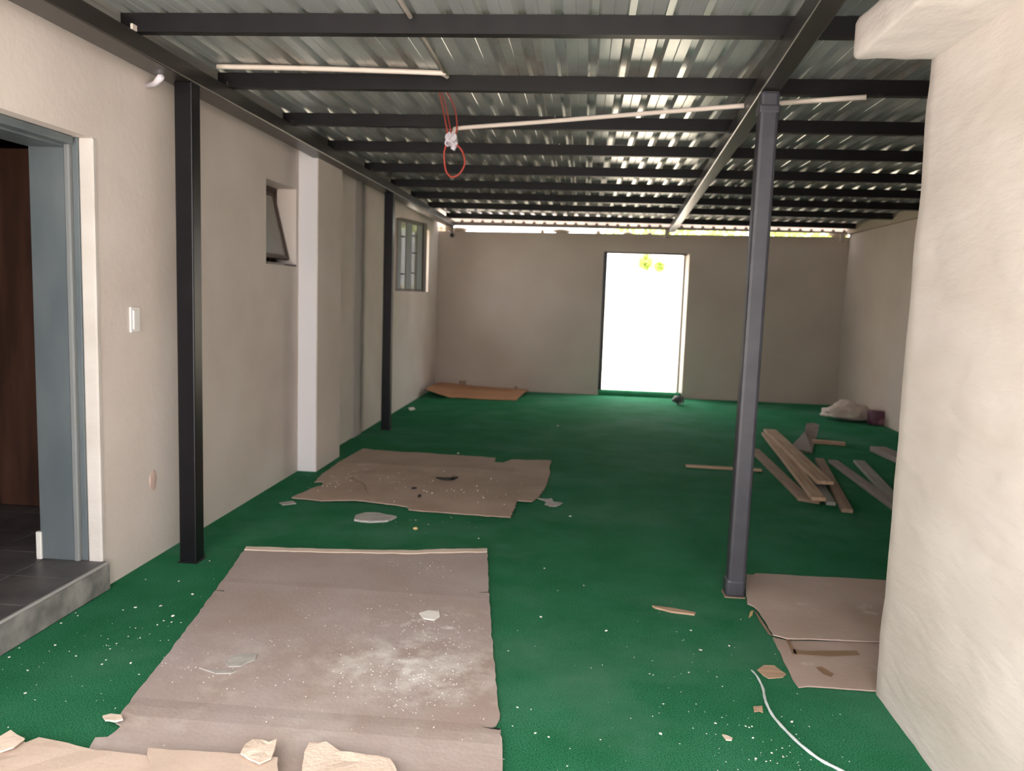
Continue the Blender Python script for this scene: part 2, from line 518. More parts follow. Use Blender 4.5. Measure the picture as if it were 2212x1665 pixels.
# ------------------------------------------------------------------ window 1: small hopper window before the pier
w1 = empty('window_1', (XL - 0.15, 5.616, 1.553))
tag(w1, 'small brown steel window with its sash tilted open', kind='structure')
xo = XL - 0.165
def frame_yz(name, x0, x1, ya, yb, za, zb, t, m, par):
    bm = bmesh.new()
    add_box(bm, (x0, ya, za), (x1, ya + t, zb)); add_box(bm, (x0, yb - t, za), (x1, yb, zb))
    add_box(bm, (x0, ya + t, za), (x1, yb - t, za + t)); add_box(bm, (x0, ya + t, zb - t), (x1, yb - t, zb))
    o = finish(bm, name, m)
    o.parent = par; o.location = -Vector(par.location)
    return o
frame_yz('frame', xo - 0.02, xo + 0.02, 5.332, 5.90, 1.553, 2.115, 0.028, 'brown_steel', w1)
cb('sill', (XL - 0.15, 5.334, 1.553), (XL + 0.004, 5.898, 1.566), 'brown_steel', w1)
sash = empty('sash', (0, 0, 0)); sash.parent = w1
sash.location = (xo - w1.location.x, 0, 2.085 - w1.location.z)
sash.rotation_euler = (0, -0.235, 0)
bm = bmesh.new()
sy0, sy1, sh = -0.25, 0.252, 0.50
add_box(bm, (-0.012, sy0, -sh), (0.012, sy0 + 0.032, 0)); add_box(bm, (-0.012, sy1 - 0.032, -sh), (0.012, sy1, 0))
add_box(bm, (-0.012, sy0, -0.034), (0.012, sy1, 0)); add_box(bm, (-0.012, sy0, -sh), (0.012, sy1, -sh + 0.03))
finish(bm, 'sash_frame', 'brown_steel', sash)
box('pane', (-0.003, sy0 + 0.03, -sh + 0.03), (0.003, sy1 - 0.03, -0.03), 'glass', sash)

# ------------------------------------------------------------------ window 2: barred window by the back corner, casement swung in
w2 = empty('window_2', (XL - 0.1, 9.9, 1.40))
tag(w2, 'barred steel window by the back corner with an open casement', kind='structure')
frame_yz('frame', XL - 0.19, XL - 0.15, 9.10, 11.06, 1.40, 2.23, 0.035, 'brown_steel', w2)
cb('mullion', (XL - 0.185, 10.02, 1.435), (XL - 0.155, 10.06, 2.195), 'brown_steel', w2)
cb('pane', (XL - 0.173, 10.06, 1.435), (XL - 0.167, 11.025, 2.195), 'clear_glass', w2)
cas = empty('casement', (0, 0, 0)); cas.parent = w2
cas.location = (-2.166 - w2.location.x, 9.23 - w2.location.y, 0)
cas.rotation_euler = (0, 0, math.atan2(10.05 - 9.23, -1.985 + 2.166))
L = math.hypot(0.82, 0.181)
bm = bmesh.new()
add_box(bm, (-0.02, -0.014, 0.0), (L, 0.014, 0.03)); add_box(bm, (-0.02, -0.014, 0.80), (L, 0.014, 0.84))
add_box(bm, (-0.02, -0.016, 0.0), (0.03, 0.016, 0.84)); add_box(bm, (L - 0.10, -0.02, 0.0), (L, 0.02, 0.84))
finish(bm, 'sash_frame', 'brown_steel', cas)
for a, b in ((0.03, 0.12), (0.27, 0.42), (0.58, L - 0.10)):
    box('glazing_bar', (a, -0.008, 0.03), (b, 0.008, 0.80), 'grey_win', cas)
for a, b in ((0.12, 0.27), (0.42, 0.58)):
    box('pane', (a, -0.002, 0.03), (b, 0.002, 0.80), 'glass', cas)
for a, b, z in ((0.12, 0.27, 0.63), (0.12, 0.27, 0.20), (0.42, 0.58, 0.66), (0.42, L - 0.1, 0.46), (0.42, 0.58, 0.22)):
    tube('cross_bar', [(a, 0, z), (b, 0, z)], 0.008, 'black_steel', cas, sides=6)

# ------------------------------------------------------------------ back doorway
d1 = empty('door_1', (0.86, YB + 0.1, 0.055))
tag(d1, 'dark steel frame and splayed reveal of the bright back doorway', kind='structure')
cb('frame_post', (0.262, YB + 0.02, 0.055), (0.315, YB + 0.09, 2.06), 'black_steel', d1, 0.004)
cb('frame_post', (1.405, YB + 0.11, 0.055), (1.42, YB + 0.16, 2.06), 'black_steel', d1, 0.003)
cb('frame_head', (0.315, YB + 0.03, 2.035), (1.43, YB + 0.09, 2.06), 'beam_steel', d1, 0.003)
bm = bmesh.new()
vsx = [(1.464, YB + 0.001), (1.39, YB + 0.20), (1.464, YB + 0.20)]
va = [bm.verts.new((x, y, 0.055)) for x, y in vsx]; vb = [bm.verts.new((x, y, 2.06)) for x, y in vsx]
bm.faces.new(va[::-1]); bm.faces.new(vb)
for i in range(3): bm.faces.new((va[i], va[(i + 1) % 3], vb[(i + 1) % 3], vb[i]))
sp = finish(bm, 'reveal', 'wall', d1); sp.location = -Vector(d1.location)
# turf turned up over the threshold
bm = bmesh.new()
prof = [(YB - 0.05, 0.0), (YB - 0.045, 0.03), (YB - 0.025, 0.062), (YB + 0.01, 0.078), (YB + 0.06, 0.076), (YB + 0.19, 0.066), (YB + 0.19, 0.0)]
n = 24
rows = []
for i in range(n + 1):
    x = 0.266 + (1.45 - 0.266) * i / n
    rows.append([bm.verts.new((x, y, max(0, z + (0.006 * noise.noise(Vector((x * 7, k, 0))) if 0 < k < 5 else 0)))) for k, (y, z) in enumerate(prof)])
for i in range(n):
    for k in range(len(prof) - 1):
        bm.faces.new((rows[i][k], rows[i + 1][k], rows[i + 1][k + 1], rows[i][k + 1]))
bm.faces.new(rows[0]); bm.faces.new(rows[-1][::-1])
th = finish(bm, 'turf_strip', 'turf', smooth=True)
tag(th, 'strip of green turf folded up over the back doorway threshold', 'turf')

# ================================================================== ROOF
ceil = empty('ceiling', (0, 0, ZS))
tag(ceil, 'corrugated galvanised metal roof sheets seen from below', kind='structure')
PITCH, SW = 0.148, 0.592
def sheet_mesh():
    prof = []
    for k in range(4):
        x = k * PITCH
        prof += [(x, 0.0), (x + 0.045, 0.0), (x + 0.048, 0.002), (x + 0.051, 0.0), (x + 0.096, 0.0), (x + 0.108, 0.028), (x + 0.136, 0.028)]
    prof += [(SW, 0.0), (SW + 0.03, 0.0)]
    ys = [-0.45, 3.34, 4.25, 6.09, 8.08, 10.0, 11.66]
    bm = bmesh.new()
    T = 0.0012
    lo = [[bm.verts.new((x, y, z)) for x, z in prof] for y in ys]
    hi = [[bm.verts.new((x, y, z + T)) for x, z in prof] for y in ys]
    for i in range(len(ys) - 1):
        for k in range(len(prof) - 1):
            bm.faces.new((lo[i][k], lo[i][k + 1], lo[i + 1][k + 1], lo[i + 1][k]))
            bm.faces.new((hi[i][k], hi[i + 1][k], hi[i + 1][k + 1], hi[i][k + 1]))
    for k in range(len(prof) - 1):
        bm.faces.new((lo[0][k], hi[0][k], hi[0][k + 1], lo[0][k + 1]))
        bm.faces.new((lo[-1][k], lo[-1][k + 1], hi[-1][k + 1], hi[-1][k]))
    me = bpy.data.meshes.new('roof_sheet')
    bmesh.ops.recalc_face_normals(bm, faces=bm.faces[:])
    bm.to_mesh(me); bm.free()
    me.materials.append(M['roof'])
    return me
sme = sheet_mesh()
X0 = -0.742 - 0.122 - 4 * SW
for i in range(12):
    o = link('roof_sheet', sme, None, ceil)
    o.location = (X0 + i * SW + random.uniform(-0.002, 0.002), 0, 0.0016 * (i % 2))

# purlins: channel sections across the shed
PY = [3.344, 4.243, 5.17, 6.09, 7.11, 8.08, 9.03, 10.02, 11.33]
ordn = ['nearest the camera', 'second from the camera', 'third from the camera', 'fourth from the camera', 'fifth from the camera',
        'sixth from the camera', 'seventh from the camera', 'second from the back wall', 'nearest the back wall']
def channel(x0, x1, hgt=0.072, dep=0.05, t=0.004):
    bm = bmesh.new()
    pr = [(0, 0), (dep, 0), (dep, 0.012), (dep - t, 0.012), (dep - t, t), (t, t), (t, hgt - t), (dep - t, hgt - t), (dep - t, hgt - 0.012), (dep, hgt - 0.012), (dep, hgt), (0, hgt)]
    a = [bm.verts.new((x0, y, z)) for y, z in pr]
    b = [bm.verts.new((x1, y, z)) for y, z in pr]
    n = len(pr)
    for i in range(n): bm.faces.new((a[i], a[(i + 1) % n], b[(i + 1) % n], b[i]))
    bm.faces.new(a); bm.faces.new(b[::-1])
    return bm
pme = None
for i, y in enumerate(PY):
    e = empty('roof_purlin', (0, y, 2.431))
    tag(e, 'dark steel roof purlin, %s' % ordn[i], 'purlin', 'roof purlins')
    finish(channel(-1.96, 1.40, 0.074), 'channel', 'purlin', e)
    finish(channel(1.403, 3.575, 0.074), 'channel', 'purlin', e)
    bm = bmesh.new()
    add_box(bm, (1.37, -0.003, 0.006), (1.43, 0.001, 0.068))
    finish(bm, 'splice_plate', 'purlin', e)

# main beams
def beam(name, a, b, w, z0, z1, m):
    a = Vector(a); b = Vector(b)
    d = (b - a); L = d.length
    e = empty(name, (a.x, a.y, z0), math.atan2(d.y, d.x) - math.pi / 2)
    bm = bmesh.new()
    add_box(bm, (0, 0, 0), (w, L, z1 - z0), 0.006, 2)
    finish(bm, 'box_section', m, e)
    return e, L
lb, L = beam('steel_beam', (-2.03, 1.4), (-2.03, 11.74), 0.14, 2.352, 2.43, 'beam_steel')
tag(lb, 'dark steel beam running along the left wall under the purlins', 'beam')
for yy in PY:
    bm = bmesh.new(); add_box(bm, (0.132, yy - 1.4 - 0.035, 0.078), (0.142, yy - 1.4 - 0.002, 0.10))
    finish(bm, 'cleat', 'pvc' if yy < 3.5 else 'beam_steel', lb)
rb, L = beam('steel_beam', (0.63, 1.5), (1.155, 11.74), 0.085, 2.345, 2.43, 'beam_steel')
tag(rb, 'dark steel beam running from above the grey post to the back wall', 'beam')
for yy in PY:
    bm = bmesh.new(); add_box(bm, (0.082, yy - 1.5 - 0.06, 0.05), (0.092, yy - 1.5 - 0.002, 0.085))
    finish(bm, 'cleat', 'beam_steel', rb)
cbm = empty('cross_beam', (-2.0, YB - 0.05, 2.362))
tag(cbm, 'dusty brown steel cross member above the gap over the back wall', 'beam')
bm = bmesh.new(); add_box(bm, (0, 0, 0), (5.6, 0.05, 0.16), 0.004, 1)
for v in bm.verts:
    if v.co.z < 0.05: v.co.z += 0.006 * v.co.x
finish(bm, 'box_section', 'dusty_steel', cbm)
for xx in (0.03, 3.1, 5.5):
    bm = bmesh.new(); add_box(bm, (xx, 0.005, -0.09), (xx + 0.06, 0.045, 0.004 + 0.006 * xx)); finish(bm, 'support_stub', 'mortar', cbm)

# mortar lumps in the gap under the roof
for k, (xa, xb, h) in enumerate([(-1.95, -1.72, 0.066), (-2.17, -1.93, 0.24), (-0.66, -0.60, 0.05), (-0.50, -0.22, 0.058), (0.13, 0.20, 0.05), (0.52, 0.66, 0.035), (0.86, 0.93, 0.04), (3.36, 3.63, 0.09)]):
    zt = 2.285 + 0.012 * ((xa + xb) / 2 + 2)
    o = rock('mortar_lump', ((xa + xb) / 2, YB + 0.06, zt - 0.008), ((xb - xa) / 2, 0.05, h / 2 + 0.004), 'mortar', seed=k + 2, rough=0.2)
    tag(o, ['wide mortar lump at the left end of the gap over the back wall', 'tall mortar lump in the back left corner behind the beam end', 'small mortar lump beside the long open slot over the back wall',
            'mortar lump between the two left slots over the back wall', 'small mortar lump above the back wall left of the doorway',
            'low mortar lump on the back wall just above the doorway', 'mortar lump on the back wall next to the beam end',
            'wide mortar lump at the right end of the gap over the back wall'][k], 'mortar lump', 'mortar lumps on the back wall')

# ------------------------------------------------------------------ posts
def post(name, x0, y0, w, ztop, m, base=True, bev=0.006, lean=0.0):
    e = empty(name, (x0 + w / 2, y0 + w / 2, 0))
    bm = bmesh.new()
    add_box(bm, (-w / 2, -w / 2, 0.0), (w / 2, w / 2, ztop), bev, 2)
    for v in bm.verts: v.co.x += lean * v.co.z
    finish(bm, 'shaft', m, e)
    return e
p1 = post('steel_post', -1.976, 3.81, 0.088, 2.352, 'black_steel')
tag(p1, 'black square steel post in front of the left wall, nearer of two', 'post')
bm = bmesh.new(); add_box(bm, (-0.052, -0.052, 0), (0.052, 0.052, 0.006), 0.002); finish(bm, 'base_plate', 'black_steel', p1)
p2 = post('steel_post', -1.985, 7.94, 0.088, 2.352, 'black_steel')
tag(p2, 'black square steel post in front of the left wall, farther of two', 'post')
bm = bmesh.new(); add_box(bm, (-0.055, -0.055, 0), (0.055, 0.055, 0.006), 0.002); finish(bm, 'base_plate', 'black_steel', p2)
p3 = post('steel_post', 0.742, 3.81, 0.085, 2.345, 'grey_steel', bev=0.016, lean=0.003)
tag(p3, 'charcoal grey square steel post standing on the turf at right centre', 'post')
bm = bmesh.new(); add_box(bm, (-0.050, -0.0435, 0), (0.0435, 0.0435, 0.09), 0.016, 3); finish(bm, 'foot_sleeve', 'grey_steel', p3)
bm = bmesh.new(); add_box(bm, (-0.040, -0.046, 2.245), (0.054, 0.048, 2.285), 0.010, 2); finish(bm, 'collar', 'grey_steel', p3)
bm = bmesh.new(); add_box(bm, (-0.054, -0.048, 0), (0.044, 0.048, 0.005), 0.001); finish(bm, 'base_plate', 'wood_b', p3)

# ------------------------------------------------------------------ electrical bits
def thing_tube(name, pts, rad, m, label, cat, sides=10):
    o = tube(name, pts, rad, m, sides=sides)
    return tag(o, label, cat)
thing_tube('conduit', curve_pts([(-1.885, 4.075, 2.49), (-1.4, 4.10, 2.492), (-0.80, 4.145, 2.49), (-0.755, 4.17, 2.492), (-0.742, 4.232, 2.494)], 6), 0.0125, 'pvc',
           'white plastic conduit crossing under the roof from the left beam', 'conduit')
thing_tube('conduit', [(-0.742, 1.4, 2.496), (-0.742, 4.236, 2.496)], 0.010, 'pvc',
           'thin beige conduit running front to back under the roof sheets', 'conduit')
thing_tube('conduit', curve_pts([(-0.838, 5.02, 2.355), (-0.822, 5.03, 2.385), (-0.785, 5.03, 2.40), (-0.3, 4.83, 2.40), (0.3, 4.56, 2.40), (0.775, 4.355, 2.40)], 6), 0.0125, 'pvc',
           'long white conduit slanting from the hanging junction box to the right beam', 'conduit')
thing_tube('conduit', [(0.878, 4.31, 2.40), (1.31, 4.15, 2.40)], 0.0125, 'pvc',
           'short white conduit continuing right of the grey post under the purlin', 'conduit')
jb = empty('junction_box', (-0.845, 5.02, 2.30))
tag(jb, 'white plastic junction box hanging from the slanting conduit with red wires', 'junction box')
bm = bmesh.new()
bmesh.ops.create_cone(bm, cap_ends=True, segments=16, radius1=0.036, radius2=0.036, depth=0.05)
bmesh.ops.transform(bm, matrix=Matrix.Translation((0, 0, 0.03)) @ Matrix.Rotation(1.2, 4, 'X'), verts=bm.verts[:])
finish(bm, 'box_body', 'box_white', jb)
bm = bmesh.new()
bmesh.ops.create_cone(bm, cap_ends=True, segments=12, radius1=0.016, radius2=0.013, depth=0.05)
bmesh.ops.transform(bm, matrix=Matrix.Translation((0.02, 0, -0.01)) @ Matrix.Rotation(0.5, 4, 'Y'), verts=bm.verts[:])
finish(bm, 'spout', 'box_white', jb)
for k, pts in enumerate([[(-0.02, -0.03, 0.05), (-0.01, -0.045, 0.02), (0.015, -0.045, 0.0), (0.03, -0.03, -0.03)], [(0.02, -0.03, 0.06), (0.0, -0.05, 0.04), (-0.03, -0.04, 0.0), (-0.01, -0.04, -0.02)]]):
    tube('white_wire', curve_pts(pts, 6), 0.005, 'box_white', jb, sides=6)
tube('red_wire', curve_pts([(-0.028, -0.01, 0.0), (-0.04, -0.01, -0.05), (-0.04, 0, -0.10), (-0.028, 0, -0.16), (0.005, 0, -0.195), (0.05, 0, -0.18), (0.082, 0, -0.13), (0.085, 0, -0.09), (0.065, 0, -0.035), (0.03, -0.005, 0.0)], 6), 0.0055, 'red_wire', jb, sides=8)
tube('red_wire', curve_pts([(-0.02, 0, 0.045), (-0.024, -0.06, 0.10), (-0.006, -0.3, 0.16), (0.02, -0.60, 0.195)], 6), 0.005, 'red_wire', jb, sides=8)
tube('red_wire', curve_pts([(0.0, 0, 0.05), (-0.002, -0.08, 0.11), (0.01, -0.3, 0.17), (0.03, -0.60, 0.198)], 6), 0.004, 'red_wire', jb, sides=8)
tube('red_wire', curve_pts([(0.024, 0, 0.045), (0.042, -0.06, 0.11), (0.058, -0.3, 0.165), (0.045, -0.60, 0.196)], 6), 0.005, 'red_wire', jb, sides=8)

sw = empty('light_switch', (XL, 3.705, 1.222))
tag(sw, 'white light switch on the left wall between the doorway and the near post', 'light switch')
bm = bmesh.new(); add_box(bm, (0, -0.04, -0.06), (0.009, 0.04, 0.06), 0.003, 2); finish(bm, 'plate', 'switch', sw)
bm = bmesh.new(); add_box(bm, (0.008, -0.024, -0.045), (0.015, 0.002, 0.045), 0.002, 1); finish(bm, 'rocker', 'switch', sw)
sb = thing_tube('pipe_stub', [(XL + 0.001, 3.85, 2.337), (-2.06, 3.80, 2.337), (-1.98, 3.70, 2.34)], [0.012, 0.014, 0.016], 'box_white', 'short white pipe stub poking out of the left wall under the beam', 'pipe')
pk = rock('filler_patch', (XL + 0.001, 3.853, 0.35), (0.006, 0.035, 0.05), 'pink', seed=4)
tag(pk, 'small pinkish patch of filler low on the left wall', 'filler')
cm = empty('black_knob', (-1.905, 11.6, 2.30))
tag(cm, 'small black round knob hanging under the far end of the left beam', 'knob')
bm = bmesh.new(); bmesh.ops.create_uvsphere(bm, u_segments=12, v_segments=8, radius=0.032)
bmesh.ops.transform(bm, matrix=Matrix.Translation((0, 0, -0.08)), verts=bm.verts[:]); finish(bm, 'ball', 'black_rubber', cm, smooth=True)
tube('stem', [(0, 0, -0.06), (0, 0, 0.055)], 0.007, 'black_rubber', cm, sides=6)

# ================================================================== CARDBOARD
c1_m = cardboard('dusty_cardboard', srgb(180, 166, 161), srgb(169, 151, 142),
                 [(0.45, -0.2, 0.9, 0.8, 3.0, 0.5, 1.0, 2.0), (0.32, -0.2, 0.42, 0.36, 8, 0.46, 0.7, 6.0), (0.32, 0.22, 0.3, 0.2, 14, 0.55, 0.75, 9.0), (-0.4, -0.5, 0.9, 0.7, 2.5, 0.5, 1.0, 12.0)])
c1_poly = [(-1.742, 4.066), (-1.327, 4.114), (-0.888, 4.183), (-0.468, 4.289), (-0.401, 3.780), (-0.370, 3.556), (-0.301, 3.074), (-0.245, 2.703), (-0.216, 2.525), (-0.223, 2.483), (-0.244, 2.454), (-0.205, 2.455), (-0.175, 2.213), (-0.146, 1.970),
           (-1.279, 1.816), (-1.411, 2.159), (-1.432, 2.230), (-1.398, 2.238), (-1.391, 2.301), (-1.417, 2.314), (-1.466, 2.534), (-1.505, 2.795), (-1.566, 3.138), (-1.619, 3.422), (-1.625, 3.473)]
yc1 = (-1.011, 3.547)[1]; yc2 = (-0.840, 2.385)[1]; yc3 = (-0.815, 2.313)[1]
def z1(x, y):
    z = 0.004 + 0.004 * abs(nz(x, y, 1.6, 3)) + 0.001 * nz(x, y, 6, 8)
    z += 0.003 * math.exp(-((y - yc1) / 0.03) ** 2) + 0.008 * math.exp(-((y - yc2) / 0.05) ** 2) + 0.003 * math.exp(-((y - yc3) / 0.02) ** 2)
    return z
c1 = empty('cardboard_sheet', ((-0.928, 2.889)[0], (-0.928, 2.889)[1], 0))
tag(c1, 'large flattened cardboard box dusted with white plaster in the foreground', 'cardboard')
o = plate('panel', c1_poly, 0.0, c1_m, c1, thick=0.005, cell=0.06, zfun=z1, jag=0.003, seed=1)
# slits where the flaps were folded
for nm, pa, pb in (('slit', (-1.630, 3.455), (-1.580, 3.452)), ('slit', (-0.430, 3.639), (-0.379, 3.654)), ('slit', (-0.265, 2.460), (-0.208, 2.454))):
    a = Vector(pa); b = Vector(pb)
    d = (b - a).normalized(); nn = Vector((-d.y, d.x)) * 0.006
    plate('slit', [tuple(a), tuple(b - nn * 0.7), tuple(b + nn * 0.7)], z1(a.x, a.y) + 0.0055, 'black_rubber', c1, thick=0.001, cell=1)
plate('torn_flap', [(-1.464, 2.320), (-1.447, 2.337), (-1.411, 2.334), (-1.390, 2.309), (-1.409, 2.295), (-1.442, 2.299)], 0.022, 'card_edge', c1, thick=0.006, cell=0.03, zfun=lambda x, y: 0.006 * abs(nz(x, y, 20)))
plate('fold_strip', [(-1.737, 4.067), (-1.324, 4.107), (-0.885, 4.168), (-0.468, 4.289), (-0.461, 4.226), (-0.873, 4.115), (-1.308, 4.055), (-1.725, 4.014)], 0.011, 'card_edge', c1, thick=0.004, cell=0.05, zfun=lambda x, y: 0.003 + 0.003 * nz(x, y, 9), jag=0.003, seed=5)

c2_m = cardboard('brown_cardboard', srgb(182, 160, 146), srgb(168, 145, 130), [(0.0, 0.0, 1.2, 0.9, 7, 0.66, 0.85, 4.0), (-0.6, -0.1, 0.5, 0.4, 9, 0.56, 0.8, 14.0)])
c2_poly = [(-1.868, 6.835), (-1.263, 6.825), (-0.694, 6.788), (-0.685, 6.596), (-0.600, 6.598), (-0.547, 6.746), (-0.214, 6.792), (-0.221, 6.490), (-0.204, 6.268), (-0.223, 5.754), (-0.257, 5.462), (-0.289, 5.354), (-0.384, 5.358), (-0.396, 4.939),
           (-1.058, 4.997), (-1.084, 5.061), (-1.446, 5.125), (-1.656, 5.078), (-1.873, 5.116), (-1.818, 5.389), (-1.788, 5.480), (-1.822, 5.616), (-1.878, 5.588), (-1.911, 5.857), (-1.893, 6.366)]
yd = (-1.078, 6.243)[1]
def z2(x, y):
    return 0.006 + 0.02 * max(0, nz(x, y, 1.8, 6)) + 0.004 * nz(x, y, 7, 1) + 0.008 * math.exp(-((y - yd) / 0.07) ** 2)
c2 = empty('cardboard_sheet', ((-1.095, 5.756)[0], (-1.095, 5.756)[1], 0))
tag(c2, 'ragged brown cardboard sheet lying on the turf beside the white-fronted pier', 'cardboard')
plate('panel', c2_poly, 0.0, c2_m, c2, thick=0.006, cell=0.06, zfun=z2, jag=0.006, seed=2)
def slot(par, pts, w, z, m='black_rubber', name='cut'):
    c = curve_pts([p + (z,) for p in pts], 5)
    tube(name, [q - Vector(par.location) for q in c], [w * (0.35 + 0.65 * math.sin(math.pi * (i + 0.5) / len(c))) for i in range(len(c))], m, par, sides=6)
slot(c2, [(-1.033, 5.831), (-0.965, 5.802), (-0.907, 5.830), (-0.880, 5.898)], 0.012, 0.034)
slot(c2, [(-1.153, 5.514), (-1.118, 5.535)], 0.008, 0.022)
slot(c2, [(-1.059, 5.297), (-1.048, 5.338)], 0.010, 0.022)
slot(c2, [(-1.662, 5.759), (-1.563, 5.632), (-1.501, 5.531), (-1.436, 5.355)], 0.011, 0.02, 'wood_b', 'crease')

c3_m = cardboard('clean_cardboard', srgb(182, 162, 152), srgb(168, 147, 134), [(0.0, -0.2, 0.8, 0.5, 4, 0.6, 0.95, 5.0)])
c3 = empty('cardboard_sheet', ((1.047, 3.433)[0], (1.047, 3.433)[1], 0))
tag(c3, 'flattened cardboard box with a brown tape strip at the foot of the grey post', 'cardboard')
c3a = [(0.891, 4.109), (0.920, 4.101), (0.943, 4.132), (1.241, 4.139), (1.603, 4.137), (1.814, 4.142), (1.498, 3.368), (1.291, 3.361), (0.903, 3.315), (0.851, 3.344), (0.850, 3.603), (0.838, 3.666), (0.815, 3.696), (0.834, 3.827)]
c3b = [(0.853, 3.353), (0.906, 3.330), (1.314, 3.374), (1.508, 3.392), (1.290, 2.940), (1.128, 2.929), (0.974, 2.926), (0.883, 2.926), (0.846, 2.913), (0.841, 2.978), (0.846, 3.154)]
plate('panel', c3a, 0.010, c3_m, c3, thick=0.005, cell=0.06, zfun=lambda x, y: 0.004 + 0.008 * abs(nz(x, y, 2.2, 9)), jag=0.002, seed=3)
plate('panel', c3b, 0.0, c3_m, c3, thick=0.005, cell=0.06, zfun=lambda x, y: 0.003 + 0.004 * abs(nz(x, y, 2.5, 2)), jag=0.002, seed=4)
plate('tape_strip', [(0.905, 3.236), (0.954, 3.227), (1.166, 3.265), (1.165, 3.223), (1.034, 3.189), (0.902, 3.193)], 0.0115, 'tape', c3, thick=0.001, cell=0.2)
plate('tape_strip', [(0.901, 3.333), (0.915, 3.336), (0.911, 3.186), (0.892, 3.183)], 0.0115, 'tape', c3, thick=0.001, cell=0.2)
plate('oil_mark', [(0.954, 3.083), (0.979, 3.091), (1.006, 3.033), (0.990, 3.008), (0.966, 3.027)], 0.0112, 'tape', c3, thick=0.0008, cell=0.2)
plate('worn_edge', [(0.834, 3.643), (0.841, 3.601), (0.853, 3.363), (0.841, 3.379), (0.833, 3.521)], 0.009, 'wood_b', c3, thick=0.002, cell=0.2)

c4_m = cardboard('orange_cardboard', srgb(184, 140, 108), srgb(168, 124, 94))
c4 = empty('cardboard_sheet', ((-1.553, 11.105)[0], (-1.553, 11.105)[1], 0))
tag(c4, 'orange-brown cardboard sheet pushed against the far back left corner', 'cardboard')
ya, yb_ = (-1.482, 10.613)[1], YB - 0.03
x0c, x1c = (-1.950, 10.644)[0], (-0.835, 10.646)[0]
bm = bmesh.new()
rows = []
NX, NY = 26, 10
for i in range(NX + 1):
    u = i / NX
    r = []
    for j in range(NY + 1):
        v = j / NY
        front = Vector((x0c + (x1c - x0c) * u, (-1.941, 10.597)[1] + ((-0.835, 10.646)[1] - (-1.941, 10.597)[1]) * u, 0.004))
        back = Vector((-2.05 + (x1c + 0.10 + 2.05) * u, yb_, 0.03 + 0.05 * (1 - u) ** 2))
        if u < 0.2: front.x -= 0.10 * (1 - u / 0.2); front.z += 0.10 * (1 - u / 0.2)
        q = front.lerp(back, v)
        q.z += 0.012 * abs(nz(q.x, q.y, 4, 3)) + 0.012 * math.sin(math.pi * v)
        r.append(bm.verts.new(q - Vector(c4.location)))
    rows.append(r)
for i in range(NX):
    for j in range(NY): bm.faces.new((rows[i][j], rows[i + 1][j], rows[i + 1][j + 1], rows[i][j + 1]))
ret = bmesh.ops.extrude_face_region(bm, geom=bm.faces[:])
for g in ret['geom']:
    if isinstance(g, bmesh.types.BMVert): g.co.z += 0.006
finish(bm, 'panel', c4_m, c4)
for (px, w, h) in ((-1.72, 0.05, 0.10), (-0.93, 0.02, 0.05)):
    bm = bmesh.new(); add_box(bm, (-w, -0.004, 0), (w, 0.004, h), 0.002, 1, Matrix.Translation((px - c4.location.x, YB - 0.05 - c4.location.y, 0.03)) @ Matrix.Rotation(-0.3, 4, 'X'))
    finish(bm, 'torn_tab', 'wood_b', c4)

# torn pieces at the very front
c5_m = cardboard('peach_cardboard', srgb(208, 188, 172), srgb(198, 178, 162))
c5 = empty('cardboard_piece', ((-1.390, 2.040)[0], (-1.390, 2.040)[1], 0.0))
tag(c5, 'torn peach cardboard sheet with ragged edge in the bottom left corner', 'cardboard')
def z5(x, y): return 0.018 + 0.012 * abs(nz(x, y, 3, 4)) + 0.004 * nz(x, y, 12)
plate('panel', [(-1.779, 2.053), (-1.680, 2.091), (-1.682, 2.150), (-1.672, 2.184), (-1.639, 2.171), (-1.599, 2.149), (-1.578, 2.178), (-1.521, 2.171), (-1.405, 2.150), (-1.306, 2.140), (-1.208, 2.135), (-1.094, 1.996), (-0.956, 1.807), (-1.533, 1.729)], 0.0, c5_m, c5, thick=0.006, cell=0.05, zfun=z5, jag=0.004, seed=6)
plate('torn_edge', [(-1.680, 2.148), (-1.672, 2.184), (-1.600, 2.147), (-1.603, 2.102), (-1.625, 2.075)], 0.034, 'card_edge', c5, thick=0.005, cell=0.04, zfun=lambda x, y: 0.004 * abs(nz(x, y, 14)), jag=0.004, seed=7)
c6 = empty('cardboard_piece', ((-0.999, 2.074)[0], (-0.999, 2.074)[1], 0.0))
tag(c6, 'torn cardboard strip with an upturned flap at the bottom edge left of centre', 'cardboard')
plate('panel', [(-1.214, 2.142), (-1.178, 2.140), (-1.061, 2.145), (-0.924, 2.153), (-0.825, 2.148), (-0.707, 1.840), (-1.012, 1.799)], 0.02, c5_m, c6, thick=0.006, cell=0.05, zfun=lambda x, y: 0.02 + 0.008 * abs(nz(x, y, 5)), jag=0.003, seed=8)
plate('upturned_flap', [(-0.930, 2.133), (-0.939, 2.186), (-0.929, 2.215), (-0.899, 2.214), (-0.874, 2.203), (-0.857, 2.223), (-0.844, 2.176), (-0.837, 2.130), (-0.858, 2.094)], 0.05, 'card_edge', c6, thick=0.005, cell=0.03, zfun=lambda x, y: 0.012 * abs(nz(x, y, 18, 3)), jag=0.004, seed=9)
c7 = empty('cardboard_piece', ((-0.620, 2.150)[0], (-0.620, 2.150)[1], 0.0))
tag(c7, 'torn cream cardboard piece at the bottom edge right of the upturned flap', 'cardboard')
